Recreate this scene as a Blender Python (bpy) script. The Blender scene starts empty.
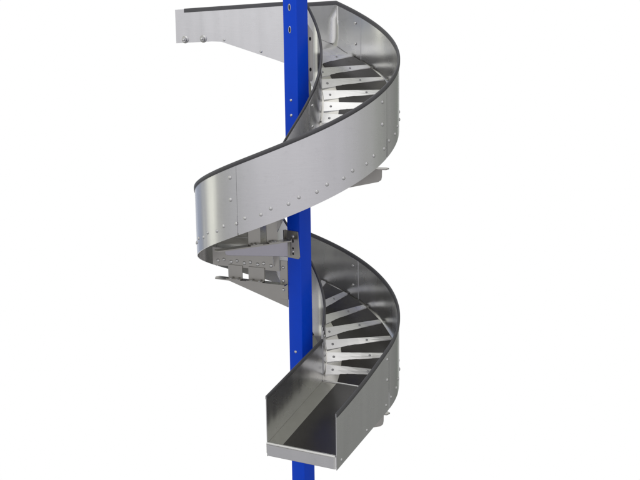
import bpy, bmesh, math, random
from mathutils import Vector, Matrix
random.seed(4)
S = 0.30                      # metres per unit of chute radius
PI = math.pi
PITCH = 2.5465                # drop per turn
RO, RI = 0.988, 0.257         # outer and inner wall radius
ZI = 0.0466                   # the inner rim stands a little higher
WALL = 0.692                  # wall height
FLO = 0.475                   # rim to floor
COL = bpy.context.scene.collection
rad = math.radians

# ------------------------------------------------------------------ materials
def mat(name):
    m = bpy.data.materials.new(name); m.use_nodes = True
    nt = m.node_tree
    return m, nt, nt.nodes['Principled BSDF']

def steel(name, col, rough, var=0.06, grain=(1, 1, 40), bump=0.02, metal=1.0, smudge=0.10, aniso=0.0, wave=0.0):
    m, nt, b = mat(name)
    N, L = nt.nodes, nt.links
    tc = N.new('ShaderNodeTexCoord')
    mp = N.new('ShaderNodeMapping'); mp.inputs['Scale'].default_value = grain
    L.new(tc.outputs['Object'], mp.inputs['Vector'])
    n1 = N.new('ShaderNodeTexNoise'); n1.inputs['Scale'].default_value = 26; n1.inputs['Detail'].default_value = 5
    L.new(mp.outputs['Vector'], n1.inputs['Vector'])
    n2 = N.new('ShaderNodeTexNoise'); n2.inputs['Scale'].default_value = 9; n2.inputs['Detail'].default_value = 4
    L.new(tc.outputs['Object'], n2.inputs['Vector'])
    mr = N.new('ShaderNodeMapRange'); mr.inputs['From Min'].default_value = .3; mr.inputs['From Max'].default_value = .7
    mr.inputs['To Min'].default_value = rough - smudge*.5; mr.inputs['To Max'].default_value = rough + smudge
    L.new(n2.outputs['Fac'], mr.inputs['Value']); L.new(mr.outputs['Result'], b.inputs['Roughness'])
    mx = N.new('ShaderNodeMixRGB')
    mx.inputs['Color1'].default_value = (*[c*(1-var) for c in col], 1)
    mx.inputs['Color2'].default_value = (*[min(1, c*(1+var)) for c in col], 1)
    L.new(n1.outputs['Fac'], mx.inputs['Fac']); L.new(mx.outputs['Color'], b.inputs['Base Color'])
    b.inputs['Metallic'].default_value = metal
    b.inputs['Anisotropic'].default_value = aniso
    # the sheet is never quite flat: long shallow waves standing across the bend, plus fine handling marks
    if wave:
        m2 = N.new('ShaderNodeMapping'); m2.inputs['Scale'].default_value = (1, 1, .12); L.new(tc.outputs['Object'], m2.inputs['Vector'])
        n3 = N.new('ShaderNodeTexNoise'); n3.inputs['Scale'].default_value = 16; n3.inputs['Detail'].default_value = 1.5
        L.new(m2.outputs['Vector'], n3.inputs['Vector'])
        bp = N.new('ShaderNodeBump'); bp.inputs['Strength'].default_value = 1; bp.inputs['Distance'].default_value = wave
        L.new(n3.outputs['Fac'], bp.inputs['Height']); L.new(bp.outputs['Normal'], b.inputs['Normal'])
        n4 = N.new('ShaderNodeTexNoise'); n4.inputs['Scale'].default_value = 55; n4.inputs['Detail'].default_value = 7; n4.inputs['Roughness'].default_value = .7
        L.new(tc.outputs['Object'], n4.inputs['Vector'])
        r4 = N.new('ShaderNodeMapRange'); r4.inputs['From Min'].default_value = .56; r4.inputs['From Max'].default_value = .75; r4.inputs['To Max'].default_value = .16
        L.new(n4.outputs['Fac'], r4.inputs['Value'])
        m4 = N.new('ShaderNodeMixRGB'); m4.inputs['Color2'].default_value = (*[c*.62 for c in col], 1)
        L.new(r4.outputs['Result'], m4.inputs['Fac']); L.new(mx.outputs['Color'], m4.inputs['Color1']); L.new(m4.outputs['Color'], b.inputs['Base Color'])
    return m

def plain(name, col, rough, metal=0.0, var=0.15, scale=40, bump=0.05, spec=0.5, coat=0.0):
    m, nt, b = mat(name)
    N, L = nt.nodes, nt.links
    tc = N.new('ShaderNodeTexCoord')
    n1 = N.new('ShaderNodeTexNoise'); n1.inputs['Scale'].default_value = scale; n1.inputs['Detail'].default_value = 6
    L.new(tc.outputs['Object'], n1.inputs['Vector'])
    mx = N.new('ShaderNodeMixRGB')
    mx.inputs['Color1'].default_value = (*[c*(1-var) for c in col], 1)
    mx.inputs['Color2'].default_value = (*[c*(1+var) for c in col], 1)
    L.new(n1.outputs['Fac'], mx.inputs['Fac']); L.new(mx.outputs['Color'], b.inputs['Base Color'])
    b.inputs['Roughness'].default_value = rough
    b.inputs['Metallic'].default_value = metal
    b.inputs['Specular IOR Level'].default_value = spec
    b.inputs['Coat Weight'].default_value = coat
    b.inputs['Coat Roughness'].default_value = .12
    bp = N.new('ShaderNodeBump'); bp.inputs['Strength'].default_value = bump; bp.inputs['Distance'].default_value = .001
    L.new(n1.outputs['Fac'], bp.inputs['Height']); L.new(bp.outputs['Normal'], b.inputs['Normal'])
    return m

M_WALL = steel('sheet_steel', (.73, .73, .735), .26, bump=0, smudge=.03, var=.05, wave=.0022)
M_FLOOR = steel('floor_steel', (.62, .61, .56), .28, grain=(1, 1, 1), bump=0, smudge=.05, wave=.0004)
M_BAR = steel('bar_steel', (.80, .80, .77), .30, metal=.85, smudge=.07, var=.05, grain=(1, 1, 1), bump=0, wave=.0003)
M_BRK = steel('bracket_steel', (.44, .43, .40), .32, grain=(1, 1, 1), bump=0, smudge=.05, wave=.0004)
M_WEB = steel('arm_steel', (.50, .49, .54), .30, grain=(1, 1, 1), bump=0, smudge=.04)
M_RIV = steel('rivet_steel', (.66, .66, .65), .34, grain=(1, 1, 1), bump=0)
M_SCR = steel('screw_steel', (.30, .30, .30), .35, grain=(1, 1, 1), bump=0)
M_TRIM = plain('rubber_trim', (.085, .085, .088), .42, var=.15)
M_DARK_REFL = plain('dark_reflection', (.030, .027, .023), .27, var=.35, scale=14, bump=.04, spec=.6)  # reflection of a dark room on the steel floor, put into sheet colour
M_BLUE = plain('blue_paint', (.0003, .066, .70), .25, var=.07, scale=22, bump=.05, spec=.22)
M_BLACK = plain('slot_black', (.006, .006, .007), .7)
M_GAP = plain('seam_dark', (.05, .045, .04), .6)

# ------------------------------------------------------------------ helpers
class MB:
    def __init__(s): s.v = []; s.f = []; s.sm = []
    def grid(s, g, smooth=True):
        n, m = len(g), len(g[0]); o = len(s.v)
        for row in g: s.v += [tuple(p) for p in row]
        for i in range(n-1):
            for j in range(m-1):
                s.f.append((o+i*m+j, o+(i+1)*m+j, o+(i+1)*m+j+1, o+i*m+j+1)); s.sm.append(smooth)
    def slab(s, a, b, smooth=True):
        """two matching grids joined along their border into a closed sheet"""
        s.grid(a, smooth); s.grid([list(reversed(r)) for r in b], smooth)
        n, m = len(a), len(a[0])
        s.grid([[a[0][j] for j in range(m)], [b[0][j] for j in range(m)]][::-1], False)
        s.grid([[a[-1][j] for j in range(m)], [b[-1][j] for j in range(m)]], False)
        s.grid([[a[i][0] for i in range(n)], [b[i][0] for i in range(n)]], False)
        s.grid([[a[i][-1] for i in range(n)], [b[i][-1] for i in range(n)]][::-1], False)
    def prism(s, pts, off):
        """closed polygon pts extruded by vector off"""
        o = len(s.v); n = len(pts); off = Vector(off)
        s.v += [tuple(p) for p in pts] + [tuple(Vector(p)+off) for p in pts]
        s.f.append(tuple(o+i for i in range(n))); s.f.append(tuple(o+n+i for i in reversed(range(n))))
        s.sm += [False, False]
        for i in range(n):
            j = (i+1) % n
            s.f.append((o+j, o+i, o+n+i, o+n+j)); s.sm.append(False)
    def build(s, name, material, parent=None, bevel=0, loc=None):
        me = bpy.data.meshes.new(name)
        me.from_pydata([tuple(c*S for c in p) for p in s.v], [], s.f)
        me.polygons.foreach_set('use_smooth', s.sm)
        me.materials.append(material)
        bm = bmesh.new(); bm.from_mesh(me)
        if bevel:
            bmesh.ops.remove_doubles(bm, verts=bm.verts, dist=1e-6)
        bmesh.ops.recalc_face_normals(bm, faces=bm.faces)
        bm.to_mesh(me); bm.free()
        o = bpy.data.objects.new(name, me); COL.objects.link(o)
        if parent: o.parent = parent
        if bevel:
            md = o.modifiers.new('bevel', 'BEVEL'); md.width = bevel*S; md.segments = 2; md.limit_method = 'ANGLE'
        return o

def cyl(R, ph, z): return Vector((R*math.cos(ph), -R*math.sin(ph), z))
def rimz(ph): return -PITCH*ph/(2*PI)

root = bpy.data.objects.new('spiral_chute', None); COL.objects.link(root)
root.location = (0, 0, 0)
root['label'] = 'stainless steel spiral chute of riveted sheets winding down around a blue square post'
root['category'] = 'spiral chute'

# ------------------------------------------------------------------ joints and seams
JO = [-54.9+14.4*k for k in range(6)] + [31.5+14.92*k for k in range(18)] + [300, 315, 330, 345, 360, 375, 389.5]
SEAM = [-54.9, 31.5, 122.9, 212.0, 302.0, 389.5]
A_IN, A_OUT = rad(-65), rad(389.5)
D_IN = Vector((math.sin(A_IN), math.cos(A_IN), 0))        # pointing up the infeed
D_OUT = Vector((-math.sin(A_OUT), -math.cos(A_OUT), 0))   # pointing out of the outfeed
N_IN = Vector((math.cos(A_IN), -math.sin(A_IN), 0)); N_OUT = Vector((math.cos(A_OUT), -math.sin(A_OUT), 0))
L_IN, L_OUT = 1.452, 1.075

def interp(tab, s):
    for (a, za), (b, zb) in zip(tab, tab[1:]):
        if s <= b: return za+(zb-za)*max(0, (s-a))/(b-a)
    return tab[-1][1]
IN_TOP_I = [(0, .506), (1.5, .506-.072*1.5)]
IN_TOP_O = [(0, .462), (1.5, .462-.066*1.5)]
IN_BOT_I = [(0, -.20), (.08, -.155), (.265, -.093), (.955, .094), (1.46, .060)]
IN_BOT_O = [(0, -.232), (.3, -.20), (.63, -.16), (1.37, .045), (1.46, .060)]
def in_top(inner, s): return interp(IN_TOP_I if inner else IN_TOP_O, s)
def in_bot(inner, s): return interp(IN_BOT_I if inner else IN_BOT_O, s)
ZE = rimz(A_OUT)
def out_top(inner, s):
    if inner: return -2.792-.233*s
    return ZE-.40*s+.085*s*s
def out_bot(inner, s):
    z0 = ZE-WALL
    return z0+.044-.22*s
def bot_h(inner, ph):
    z = rimz(ph)-WALL
    if inner:
        k = max(0, 1-(ph-A_IN)/rad(25)); z += .032*k
    z += .044*max(0, 1-(A_OUT-ph)/rad(16))
    return z
T = 0.007
def wall_col(inner, kind, t, off=0.0, ztrim=0.0, pad=0.0):
    """(bottom, top) of the wall line at parameter t, moved off outward"""
    R = (RI if inner else RO)+off
    if kind == 'in':
        p = N_IN*R+D_IN*t; zt, zb = in_top(inner, t), in_bot(inner, t)
    elif kind == 'out':
        p = N_OUT*R+D_OUT*t; zt, zb = out_top(inner, t), out_bot(inner, t)
    else:
        p = cyl(R, t, 0); zt = rimz(t)+(ZI if inner else 0); zb = bot_h(inner, t)
    return Vector((p.x, p.y, zb+pad)), Vector((p.x, p.y, zt-ztrim))

def wall_panel(name, inner, spans, parent=root, off=0.0, label=None, material=None):
    """spans: list of (kind, t0, t1, n) run end to end"""
    g0, g1 = [], []
    for kind, t0, t1, n in spans:
        for i in range(n+1):
            t = t0+(t1-t0)*i/n
            for g, o in ((g0, off), (g1, off+T)):
                b, tp = wall_col(inner, kind, t, o, .006)
                fr = (0, .13, .26, .27, .5, .75, 1)
                col = [b.lerp(tp, k) for k in fr]
                if kind == 'h' and not inner and (i == 0 or i == n):
                    dt = rad(.28)*(1 if i == 0 else -1)
                    b2, t2 = wall_col(inner, kind, t+dt, o, .006)
                    for k in range(3): col[k] = b2.lerp(t2, fr[k])
                g.append(col)
    def dedup(g):
        out = [g[0]]
        keep = [0]
        for i in range(1, len(g)):
            if (g[i][0]-out[-1][0]).length > 1e-4: out.append(g[i]); keep.append(i)
        return out, keep
    _, keep = dedup(g0)
    g0 = [g0[i] for i in keep]; g1 = [g1[i] for i in keep]
    m = MB(); m.slab(g0, g1)
    o = m.build(name, material or M_WALL, parent)
    if label: o['label'] = label
    return o

# rivets: one small dome mesh, copied
def dome_mesh(name, r, h, material, seg=14, ring=5, flat=False):
    m = MB(); g = []
    for i in range(ring+1):
        a = PI/2*i/ring
        rr = r*math.cos(a) if not flat else r*(1-(i/ring)**4*.35 if i < ring else 0)
        zz = h*math.sin(a)
        g.append([(max(rr, 1e-5)*math.cos(2*PI*j/seg), max(rr, 1e-5)*math.sin(2*PI*j/seg), zz) for j in range(seg+1)])
    m.grid(g)
    o = m.build(name, material)
    return o
RIVET = dome_mesh('rivet', .0195, .0115, M_RIV)
SCREW = dome_mesh('screw', .0125, .006, M_SCR)
used = {'rivet': False, 'screw': False}
def fix(kind, pos, normal, parent, scale=1.0):
    src = RIVET if kind == 'rivet' else SCREW
    if not used[kind]: o = src; used[kind] = True
    else:
        o = src.copy(); COL.objects.link(o)
    o.parent = parent
    o.location = Vector(pos)*S
    o.rotation_euler = Vector(normal).to_track_quat('Z', 'Y').to_euler()
    o.scale = (scale*random.uniform(.93, 1.07),)*2+(scale,)
    return o

# ------------------------------------------------------------------ outer wall
GAP = rad(.07)
outer = []
outer.append(wall_panel('outer_wall_panel', False, [('in', L_IN, 0, 14), ('h', A_IN, rad(SEAM[0])-GAP, 6)],
                        label='straight infeed side sheet with a level top edge'))
for a, b in zip(SEAM, SEAM[1:]):
    outer.append(wall_panel('outer_wall_panel', False, [('h', rad(a)+GAP, rad(b)-GAP, 44)]))
outer.append(wall_panel('outer_wall_panel', False, [('out', .006, L_OUT, 12)], label='flat outfeed side sheet, dark grey'))
def panel_at(deg):
    for i, a in enumerate(SEAM):
        if deg < a: return outer[i]
    return outer[-1]
# straps behind the seams
for a in SEAM:
    g0, g1 = [], []
    for i in range(7):
        t = rad(a-1.0+(7.5)*i/6)
        for g, o in ((g0, -.0045), (g1, -.0010)):
            b, tp = wall_col(False, 'h', min(t, A_OUT+rad(4)), o, .05)
            g.append([(b+Vector((0, 0, .02))).lerp(tp, k/3) for k in range(4)])
    if a == SEAM[-1]: continue
    m = MB(); m.slab(g0, g1); st = m.build('joint_strap', M_WALL, root)
    d = a+4.4 if a > 0 and a < 300 else a+2.8
    for dz in (.128, .335):
        n = cyl(1, rad(d), 0)
        fix('rivet', cyl(RO+T, rad(d), rimz(rad(d))-dz), n, panel_at(d))
        fix('rivet', cyl(RO-.0075, rad(d), rimz(rad(d))-dz), -n, st, .8)
# rivets along the skirt, two at each floor joint
for j in JO:
    for dd, dz in ((-2.8, .556), (2.7, .578)):
        d = j+dd
        if d > 389: continue
        n = cyl(1, rad(d), 0)
        fix('rivet', cyl(RO+T, rad(d), rimz(rad(d))-dz), n, panel_at(d), .88)
for dz in (.128, .335): # outfeed seam
    p = cyl(RO+T, A_OUT, ZE-dz)+D_OUT*.035
    fix('rivet', p, N_OUT, outer[-1], .9)
for s_, up in ((.06, .075), (.47, .05), (.98, .05)):
    p = N_OUT*(RO+T)+D_OUT*s_; p.z = out_bot(False, s_)+up
    fix('rivet', p, N_OUT, outer[-1], .8)

# ------------------------------------------------------------------ inner wall
inner = []
ISEAM = [-20, 33.5, 123, 212, 302]
inner.append(wall_panel('inner_wall_panel', True, [('in', L_IN, 0, 14), ('h', A_IN, rad(ISEAM[0])-GAP, 14)], off=-T,
                        label='pale infeed side sheet with two bolts at its free end'))
for a, b in zip(ISEAM, ISEAM[1:]+[389.5]):
    inner.append(wall_panel('inner_wall_panel', True, [('h', rad(a)+GAP, rad(b)-GAP, 36)], off=-T))
inner.append(wall_panel('inner_wall_panel', True, [('out', .004, L_OUT, 12)], off=-T, label='flat outfeed side sheet beside the post'))
for a in (33.5, 123, 212, 302, 361):
    g0, g1 = [], []
    for i in range(9):
        t = rad(a+26*i/8)
        for g, o in ((g0, .001), (g1, .006)):
            b, tp = wall_col(True, 'h', t, o, .055)
            g.append([(b+Vector((0, 0, .22))).lerp(tp, k/3) for k in range(4)])
    m = MB(); m.slab(g0, g1); st = m.build('joint_strap', M_WALL, root)
    for dz in (.14, .34):
        d = a+18
        fix('rivet', cyl(RI+.006, rad(d), rimz(rad(d))+ZI-dz), cyl(1, rad(d), 0), st, .85)
# infeed bolts and rivets on the post side of the infeed sheet
def infeed_pt(s_, z, off=-T): 
    p = N_IN*(RI+off)+D_IN*s_; p.z = z; return p
def bolt(pos, nrm, parent):
    nrm = Vector(nrm).normalized(); u = nrm.cross(Vector((0, 0, 1))).normalized(); w = nrm.cross(u)
    m = MB()
    def disc(r0, r1, h0, h1, seg):
        lo = [[Vector(pos)+u*r0*math.cos(2*PI*i/seg)+w*r0*math.sin(2*PI*i/seg)+nrm*h0 for i in range(seg+1)],
              [Vector(pos)+u*r1*math.cos(2*PI*i/seg)+w*r1*math.sin(2*PI*i/seg)+nrm*h1 for i in range(seg+1)],
              [Vector(pos)+nrm*h1+u*1e-4*math.cos(2*PI*i/seg)+w*1e-4*math.sin(2*PI*i/seg) for i in range(seg+1)]]
        m.grid(lo, seg > 8)
    disc(.038, .037, 0, .007, 20); disc(.027, .025, .007, .028, 6); disc(.013, .012, .028, .050, 12)
    m.build('bolt', M_RIV, parent)
for s_, z in ((1.345, .10), (1.135, .112)): bolt(infeed_pt(s_, z), -N_IN, inner[0])
fix('rivet', infeed_pt(.90, .105), -N_IN, inner[0], .75)
fix('rivet', infeed_pt(.49, .002), -N_IN, inner[0], .8)

# ------------------------------------------------------------------ rubber edge trim
def sweep(name, pts, nrm, w, h, parent=root, material=M_TRIM):
    prof = [(-w, -h), (-w, -h*.3), (-w*.75, -h*.1), (-w*.3, 0), (w*.3, 0), (w*.75, -h*.1), (w, -h*.3), (w, -h), (w*.2, -h*1.02), (-w*.2, -h*1.02), (-w, -h)]
    g = [[p+n*a+Vector((0, 0, b)) for a, b in prof] for p, n in zip(pts, nrm)]
    m = MB(); m.grid(g)
    for e in (g[0], g[-1]):
        o = len(m.v); m.v += [tuple(p) for p in e[:-1]]; m.f.append(tuple(range(o, o+len(e)-1))); m.sm.append(False)
    return m.build(name, material, parent)
def trim(name, inner_, spans, w, h, off):
    P_, N_ = [], []
    for kind, t0, t1, n in spans:
        for i in range(n+1):
            t = t0+(t1-t0)*i/n
            _, tp = wall_col(inner_, kind, t, off)
            if P_ and (P_[-1]-tp).length < 1e-4: continue
            P_.append(tp); N_.append(N_IN if kind == 'in' else N_OUT if kind == 'out' else cyl(1, t, 0))
    return sweep(name, P_, N_, w, h)
trim('edge_trim', False, [('in', 1.36, 0.004, 10), ('h', A_IN, A_OUT, 240), ('out', .004, L_OUT-.004, 16)], .0120, .042, T/2)
trim('edge_trim', True, [('in', 1.345, 0.004, 10), ('h', A_IN, rad(384), 240)], .0115, .040, -T/2)
trim('edge_trim', True, [('out', .0, L_OUT-.004, 12)], .0105, .036, -T/2)

# ------------------------------------------------------------------ floor, dark reflection sheets, bars
def fl(r, ph, up=0.0): return Vector((r*math.cos(ph), -r*math.sin(ph), rimz(ph)-FLO+up))
def facet(a, b, r0, r1, up, n=4, k=6, shrink=0.0):
    a, b = rad(a), rad(b)
    g = []
    for i in range(n+1):
        u = (i/n)*(1-2*shrink)+shrink
        g.append([fl(r0+(r1-r0)*j/k, a, up).lerp(fl(r0+(r1-r0)*j/k, b, up), u) for j in range(k+1)])
    return g
def down(g, d): return [[p-Vector((0, 0, d)) for p in r] for r in g]
mods = [(i, [x for x in zip(JO, JO[1:]) if a-1 < x[0] < b-1]) for i, (a, b) in enumerate(zip(SEAM, SEAM[1:]))]
for i, fs in mods:
    m = MB()
    for a, b in fs:
        g = facet(a, b, RI+.001, RO-.009, 0)
        m.slab(g, down(g, .008))
    m.build('floor_panel', M_FLOOR, root)
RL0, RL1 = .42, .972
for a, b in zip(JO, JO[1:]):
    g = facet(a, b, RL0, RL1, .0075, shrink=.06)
    m = MB(); m.slab(g, down(g, .006)); m.build('floor_dark_reflection', M_DARK_REFL, root)  # thin sheet coloured as the floor's dark reflection
# tapered bars over the joints
for j in JO[:-1]:
    def bp(r, d, up): 
        return fl(r, rad(j+d), up)
    top = [bp(.272, -3.6, .020), bp(.272, 8.2, .020), bp(.955, 1.7, .020), bp(.955, -1.0, .020)]
    k = 6
    g = [[top[0].lerp(top[3], i/k), top[0].lerp(top[3], i/k).lerp(top[1].lerp(top[2], i/k), .5), top[1].lerp(top[2], i/k)] for i in range(k+1)]
    m = MB(); m.slab(g, down(g, .016), False)
    ba = m.build('step_bar', M_BAR, root)
    for r in (.34, .70):
        u = (r-.272)/(.955-.272)
        p = top[0].lerp(top[3], u).lerp(top[1].lerp(top[2], u), .5)
        n = (top[3]-top[0]).cross(top[1]-top[0]).normalized()
        if n.z < 0: n = -n
        fix('screw', p, n, ba)
# outfeed floor
def of(s_, r, up=0.0):
    p = N_OUT*r+D_OUT*s_; z0 = ZE-FLO
    p.z = z0+(-3.508-z0)*s_/L_OUT+up; return p
g = [[of(L_OUT*i/6, RI+.001+(RO-.003-RI)*j/6) for j in range(7)] for i in range(7)]
m = MB(); m.slab(g, down(g, .008)); ofl = m.build('outfeed_floor', M_FLOOR, root)
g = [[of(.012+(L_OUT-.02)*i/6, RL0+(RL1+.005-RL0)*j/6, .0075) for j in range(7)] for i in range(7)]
m = MB(); m.slab(g, down(g, .006)); m.build('floor_dark_reflection', M_DARK_REFL, root)
m = MB(); g = [[of(-.006, .262, .012), of(-.006, .97, .012)], [of(.008, .262, .012), of(.008, .97, .012)]]
m.slab(g, down(g, .01), False); m.build('joint_strip', M_BAR, root)
# end lip: folded front edge
u0, u1 = RI-.004, RO-.002
m = MB()
zt, zb = -3.499, -3.628
pts = []
for r, z in ((u0, zt), (u1, zt), (u1, zb+.0), (u0+.02, zb), (u0, zb+.03)):
    p = N_OUT*r+D_OUT*(L_OUT+.001); p.z = z; pts.append(p)
m.prism(pts, D_OUT*.016)
lip = m.build('end_lip', M_WALL, root, bevel=.005)
m = MB(); g = []
for d_, z in ((-.012, zt+.0015), (.004, zt+.005), (.014, zt+.003), (.019, zt-.006), (.019, zt-.014)):
    row = []
    for k in range(2):
        p = N_OUT*(u0+.004 if k == 0 else u1-.004)+D_OUT*(L_OUT+d_); p.z = z; row.append(p)
    g.append(row)
m.slab(g, down(g, .004)); m.build('highlight_edge', M_BAR, lip)  # pale strip carries the highlight along the lip's top edge
m = MB(); p = [N_OUT*(u1-.012)+D_OUT*(L_OUT+.0175), N_OUT*(u1+.001)+D_OUT*(L_OUT+.0175), N_OUT*(u1+.001)+D_OUT*(L_OUT+.0205), N_OUT*(u1-.012)+D_OUT*(L_OUT+.0205)]
m.prism([a+Vector((0, 0, zb+.004)) for a in p], Vector((0, 0, zt-zb-.012))); m.build('folded_edge', M_BAR, lip)
# infeed floor: level apron, then slanting down to the first joint
def iz(s_): return min(.125, .005+.36*s_)
nodes = [1.44, 1.0, .6, .33, .15, .0]
g = []
for s_ in nodes:
    row = []
    for j in range(7):
        r = RI+.001+(RO-.009-RI)*j/6
        p = N_IN*r+D_IN*s_; p.z = iz(s_)-.002; row.append(p)
    g.append(row)
for d in (-60, -54.9): g.append([fl(RI+.001+(RO-.009-RI)*j/6, rad(d)) for j in range(7)])
m = MB(); m.slab(g, down(g, .008), False); m.build('infeed_floor', M_BAR, root)  # paler bar steel stands in for the bright reflection on this floor

# ------------------------------------------------------------------ blue post
TH = rad(40); A = .1700; PX, PY = .012, 0.0
ca, sa = math.cos(TH), math.sin(TH)
E1 = Vector((ca, -sa, 0)); E2 = Vector((sa, ca, 0))    # left face runs along E1, right face along E2
PC = Vector((PX, PY, 0))
ZT, ZB = 1.3, -5.3
m = MB(); h = A/2; ch = .010; q = []
for sx, sy in ((-1, -1), (1, -1), (1, 1), (-1, 1)):
    for k in range(5):
        a = PI*(.5*k/4)+{(-1, -1): PI, (1, -1): 1.5*PI, (1, 1): 0, (-1, 1): .5*PI}[(sx, sy)]
        q.append((sx*(h-ch)+ch*math.cos(a), sy*(h-ch)+ch*math.sin(a)))
ring = lambda z: [PC+E1*x+E2*y+Vector((0, 0, z)) for x, y in q+[q[0]]]
m.grid([ring(ZB), ring(-3), ring(-1), ring(ZT)])
for z in (ZB, ZT):
    o_ = len(m.v); m.v += [tuple(p) for p in ring(z)[:-1]]; m.f.append(tuple(range(o_, o_+len(q)))); m.sm.append(False)
post = m.build('support_post', M_BLUE, root)
post['label'] = 'glossy blue square upright with a row of small slots'
def on_left(u, z, out=0.0): return PC+E1*u-E2*(h+out)+Vector((0, 0, z))
def on_right(u, z, out=0.0): return PC+E2*u+E1*(h+out)+Vector((0, 0, z))
# slots down the left face
zs = .335
slots = []
for z in (.457, .248):
    m = MB()
    pts = [on_left(.0+.009*math.cos(a)*1.0, z+.016*math.copysign(1, math.sin(a))*(1 if abs(math.sin(a)) > .01 else 0)+.009*math.sin(a), -.004) for a in [2*PI*(i+.5)/16 for i in range(16)]]
    m.prism(pts, -E2*.0055); m.build('slot', M_BLACK, post)
    m = MB(); c = on_left(0, z, .0008)
    rg = lambda k, o: [c+E1*(.0125*k*math.cos(a))+Vector((0, 0, .028*k*math.sin(a)))-E2*o for a in [2*PI*i/18 for i in range(19)]]
    m.grid([rg(1.25, -.002), rg(1.2, .002), rg(.95, .002), rg(.9, -.002)]); m.build('slot_rim', M_RIV, post)
for z in (-.42, -.565, -2.86-.08):
    fix('rivet', on_left(.0, z), -E2, post, .75)

# ------------------------------------------------------------------ support brackets
def bracket(deg, z, tip=.92, web0=.84, r0=.12, dtip=.05, dpost=.235, side=1, tabs=((.36, .54), (.61, .77)), ribw=(.20, .95), label=None, mweb=None, ribbed=True):
    a = rad(deg); U = cyl(1, a, 0); V = Vector((-U.y, U.x, 0))*side
    Z = Vector((0, 0, 1)); t = .012
    m = MB()
    pts = [U*r+Z*(z+dz)-V*t/2 for r, dz in ((r0, 0), (web0, 0), (web0-.002, -dtip*.62), (web0-.008, -dtip*.85), (web0-.035, -dtip), (r0, -dpost))]
    m.prism(pts, V*t)
    web = m.build('support_bracket', mweb or M_BRK, root, bevel=.002)
    if label: web['label'] = label
    m = MB(); w = .085
    pts = [U*r0+V*(-t/2), U*(tip-.03)+V*(-t/2), U*tip+V*(w*.3), U*(tip-.02)+V*w*.9, U*(tip-.10)+V*w, U*r0+V*w]
    m.prism([p+Z*(z+.001) for p in pts], Z*t); m.build('flange', M_BRK, web)
    # radial rib under the floor with two tabs standing on the arm
    zf = rimz(a)-FLO-.03; lo = rimz(a)-FLO-.215
    off = V*.022
    m = MB()
    if ribbed: m.prism([U*r+Z*zz+off for r, zz in ((ribw[0], zf), (ribw[1], zf), (ribw[1], lo), (ribw[0], lo))], V*.009)
    rib = m.build('joint_rib', M_BRK, web) if ribbed else None
    r = ribw[1]-.06; i = 0
    while ribbed and r > ribw[0]+.03:
        fix('rivet', U*r+Z*(lo+.050+.016*(i % 2))+off+V*.009, V, rib, .95); r -= .082 if i % 2 else .068; i += 1
    for ra, rb in tabs:
        m = MB(); o2 = off+V*.0105
        m.prism([U*q_+Z*zz+o2 for q_, zz in ((ra, z+.014), (rb, z+.014), (rb, lo+.02 if ribbed else zf), (ra, lo+.02 if ribbed else zf))], V*.009)
        m.prism([U*ra+Z*(z+.0145)+o2+V*.0095, U*rb+Z*(z+.0145)+o2+V*.0095, U*rb+Z*(z+.0145)+V*.095, U*ra+Z*(z+.0145)+V*.095], Z*.009)
        tb = m.build('mounting_tab', M_BRK, web)
        for rr in (ra+.045, rb-.045):
            fix('rivet', U*rr+Z*(z+.0235)+V*.068, Z, tb, .8)
    return web
br_ur = bracket(16, -1.066, tip=.925, web0=.85, dtip=.13, dpost=.29, side=-1)
br_ul = bracket(150, -1.795, tip=.93, web0=.80, dtip=.065, dpost=.165, side=1, tabs=((.25, .37), (.44, .57)), mweb=M_WEB, ribbed=False,
                label='support bracket in front of the post with a slotted mounting plate')
br_ll = bracket(205, -2.275, tip=.926, web0=.834, dtip=.02, side=1)
br_bk = bracket(295, -2.89)
br_lr = bracket(376, -3.530, tip=.93, web0=.86, dtip=.15, dpost=.33, side=-1)
br_tp = bracket(-70, -.46)
m = MB(); U_ = cyl(1, rad(205), 0); V_ = Vector((-U_.y, U_.x, 0))
m.prism([U_*r+V_*v+Vector((0, 0, -2.43)) for r, v in ((.115, .0), (.20, .0), (.20, .012), (.115, .012))], Vector((0, 0, .40)))
bs = m.build('mounting_plate', M_BRK, br_ll, bevel=.002)
for z in (-2.10, -2.24, -2.33): fix('rivet', U_*.165+V_*.012+Vector((0, 0, z)), V_, bs, .9)
# slotted mounting plates bent onto the post
def plate(face, u0_, u1_, z0, z1, slots_, parent):
    m = MB(); n = -E2 if face is on_left else E1
    c = .022; P_ = []
    for (cu, cz, a0) in ((u1_-c, z1-c*.2, 0), (u0_+c*.1, z1-c*.1, .5*PI), (u0_+c*.1, z0+c*.1, PI), (u1_-c, z0+c, 1.5*PI)):
        rr = c if cu > u0_+c*.5 else c*.1
        if cz > z1-c: rr = c*.1 if cu < u0_+c else c*.2
        for k in range(4):
            a = a0+PI/2*k/3; P_.append(face(cu+rr*math.cos(a), cz+rr*math.sin(a), .001))
    m.prism(P_, n*.010); pl = m.build('mounting_plate', M_BRK, parent, bevel=.002)
    for u, z, k in slots_:
        m = MB(); rw, rh = .011, (.020 if k else .012)
        m.prism([face(u+rw*math.cos(a), z+rh*math.sin(a), .0112) for a in [2*PI*i/14 for i in range(14)]], n*.0006)
        m.build('slot', M_BLACK, pl)
    return pl
pl = plate(on_left, -.098, .083, -1.975, -1.70, [(.0, -1.80, 1), (.0, -1.875, 0), (.0, -1.93, 0)], br_ul)
fix('rivet', on_left(.0, -1.755, .011), -E2, pl, .9)
fix('rivet', on_left(.0, -1.905, .011), -E2, pl, .7)
m = MB()
m.prism([on_left(-.098+x, z, .001) for x, z in ((0, -1.975), (0, -1.70))]+[on_left(-.098, -1.70, .03), on_left(-.098, -1.97, .03)], -E1*.012)
m.build('plate_return', M_BRK, pl)
m = MB()
P0 = Vector((.118, .13, 0))
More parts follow.
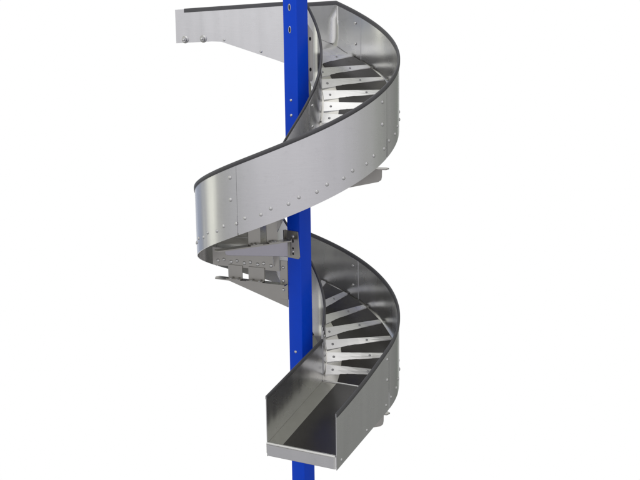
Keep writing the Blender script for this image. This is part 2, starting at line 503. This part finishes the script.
m.prism([P0+Vector((x, 0, z)) for x, z in ((.0, -.24), (.012, -.265), (.04, -.265), (.052, -.24), (.06, .2), (0, .3))], Vector((0, .01, 0)))
mp = m.build('mounting_plate', M_BRK, br_tp, bevel=.002)
for z in (.145, -.15):
    m = MB(); c = P0+Vector((.030, -.0006, z))
    m.prism([c+Vector((.011*math.cos(a), 0, .019*math.sin(a))) for a in [2*PI*i/14 for i in range(14)]], Vector((0, -.0006, 0)))
    m.build('slot', M_BLACK, mp)

# ------------------------------------------------------------------ studio light
w = bpy.data.worlds.new('World'); bpy.context.scene.world = w; w.use_nodes = True
nt = w.node_tree; N, L = nt.nodes, nt.links
bg = N['Background']; bg.inputs['Strength'].default_value = 1.0
tc = N.new('ShaderNodeTexCoord'); sp = N.new('ShaderNodeSeparateXYZ'); L.new(tc.outputs['Generated'], sp.inputs['Vector'])
at = N.new('ShaderNodeMath'); at.operation = 'ARCTAN2'; L.new(sp.outputs['X'], at.inputs[0]); L.new(sp.outputs['Y'], at.inputs[1])
mr = N.new('ShaderNodeMapRange'); mr.inputs['From Min'].default_value = -PI; mr.inputs['From Max'].default_value = PI
L.new(at.outputs[0], mr.inputs['Value'])
cr = N.new('ShaderNodeValToRGB'); L.new(mr.outputs['Result'], cr.inputs['Fac'])
# azimuth round the studio: 0 = +y (white backdrop), -90 = left, 90 = right, 180 = behind the camera
stops = [(-180, (.78, .765, .80)), (-135, (.66, .65, .68)), (-105, (.56, .56, .57)), (-80, (.44, .44, .43)), (-74, (1.35, 1.35, 1.2)), (-67, (1.35, 1.35, 1.2)),
         (-58, (.44, .44, .45)), (-40, (.36, .40, .5)), (-23, (.45, .50, .62)), (-17, (1.0, 1.0, 1.0)), (16, (1.0, 1.0, 1.0)), (20, (.20, .22, .19)), (50, (.31, .31, .30)), (75, (.40, .41, .38)),
         (95, (.50, .50, .49)), (130, (.66, .65, .68)), (180, (.78, .765, .80))]
e = cr.color_ramp.elements
while len(e) > 1: e.remove(e[0])
e[0].position = 0; e[0].color = (*stops[0][1], 1)
for d, c in stops[1:]:
    x = e.new((d+180)/360); x.color = (*c, 1)
# floor of the studio is darker, except on the backdrop sweep
mz = N.new('ShaderNodeMapRange'); L.new(sp.outputs['Z'], mz.inputs['Value'])
mz.inputs['From Min'].default_value = -.75; mz.inputs['From Max'].default_value = -.05; mz.inputs['To Min'].default_value = .45; mz.inputs['To Max'].default_value = 1.0
my = N.new('ShaderNodeMapRange'); L.new(sp.outputs['Y'], my.inputs['Value'])
my.inputs['From Min'].default_value = .7; my.inputs['From Max'].default_value = .85
mxm = N.new('ShaderNodeMath'); mxm.operation = 'MAXIMUM'; L.new(mz.outputs['Result'], mxm.inputs[0]); L.new(my.outputs['Result'], mxm.inputs[1])
mul = N.new('ShaderNodeVectorMath'); mul.operation = 'SCALE'; L.new(cr.outputs['Color'], mul.inputs[0]); L.new(mxm.outputs[0], mul.inputs['Scale'])
L.new(mul.outputs['Vector'], bg.inputs['Color'])

def area(name, loc, target, size, power, col=(1, 1, 1)):
    l = bpy.data.lights.new(name, 'AREA'); l.energy = power; l.size = size[0]; l.shape = 'RECTANGLE'; l.size_y = size[1]; l.color = col
    o = bpy.data.objects.new(name, l); COL.objects.link(o); o.location = loc
    o.rotation_euler = (Vector(target)-Vector(loc)).to_track_quat('-Z', 'Y').to_euler()
area('overhead_softbox', (-.3, -.9, 2.6), (0, 0, -.6), (3.4, 3.0), 21)
area('added_front_area', (-2.2, -2.6, .8), (0, 0, -.5), (3.2, 3.0), 8)  # unseen area lamp added as key light from the front left

# ------------------------------------------------------------------ camera
F, PT, DD, HH, XX, YAW, ROLL = 1341.505, .2300785, 12.86092, 1.200781, .17626, -.0030865, .013824
cam = bpy.data.cameras.new('camera'); co = bpy.data.objects.new('camera', cam); COL.objects.link(co)
cam.sensor_width = 36; cam.lens = F/640*36; cam.clip_start = .05; cam.clip_end = 200
fw = Vector((-math.sin(YAW)*math.cos(PT), math.cos(YAW)*math.cos(PT), -math.sin(PT)))
upv = Vector((-math.sin(YAW)*math.sin(PT), math.cos(YAW)*math.sin(PT), math.cos(PT)))
rt = fw.cross(upv)
c, s = math.cos(ROLL), math.sin(ROLL)
r2 = rt*c-upv*s; u2 = upv*c+rt*s
R_ = Matrix((r2, u2, -fw)).transposed()
co.matrix_world = Matrix.Translation(Vector((XX, -DD, HH))*S) @ R_.to_4x4()
bpy.context.scene.camera = co
sc = bpy.context.scene
sc.view_settings.view_transform = 'Standard'; sc.view_settings.look = 'None'; sc.view_settings.gamma = 1; sc.view_settings.exposure = 0
sc.render.resolution_x = 1024; sc.render.resolution_y = 768
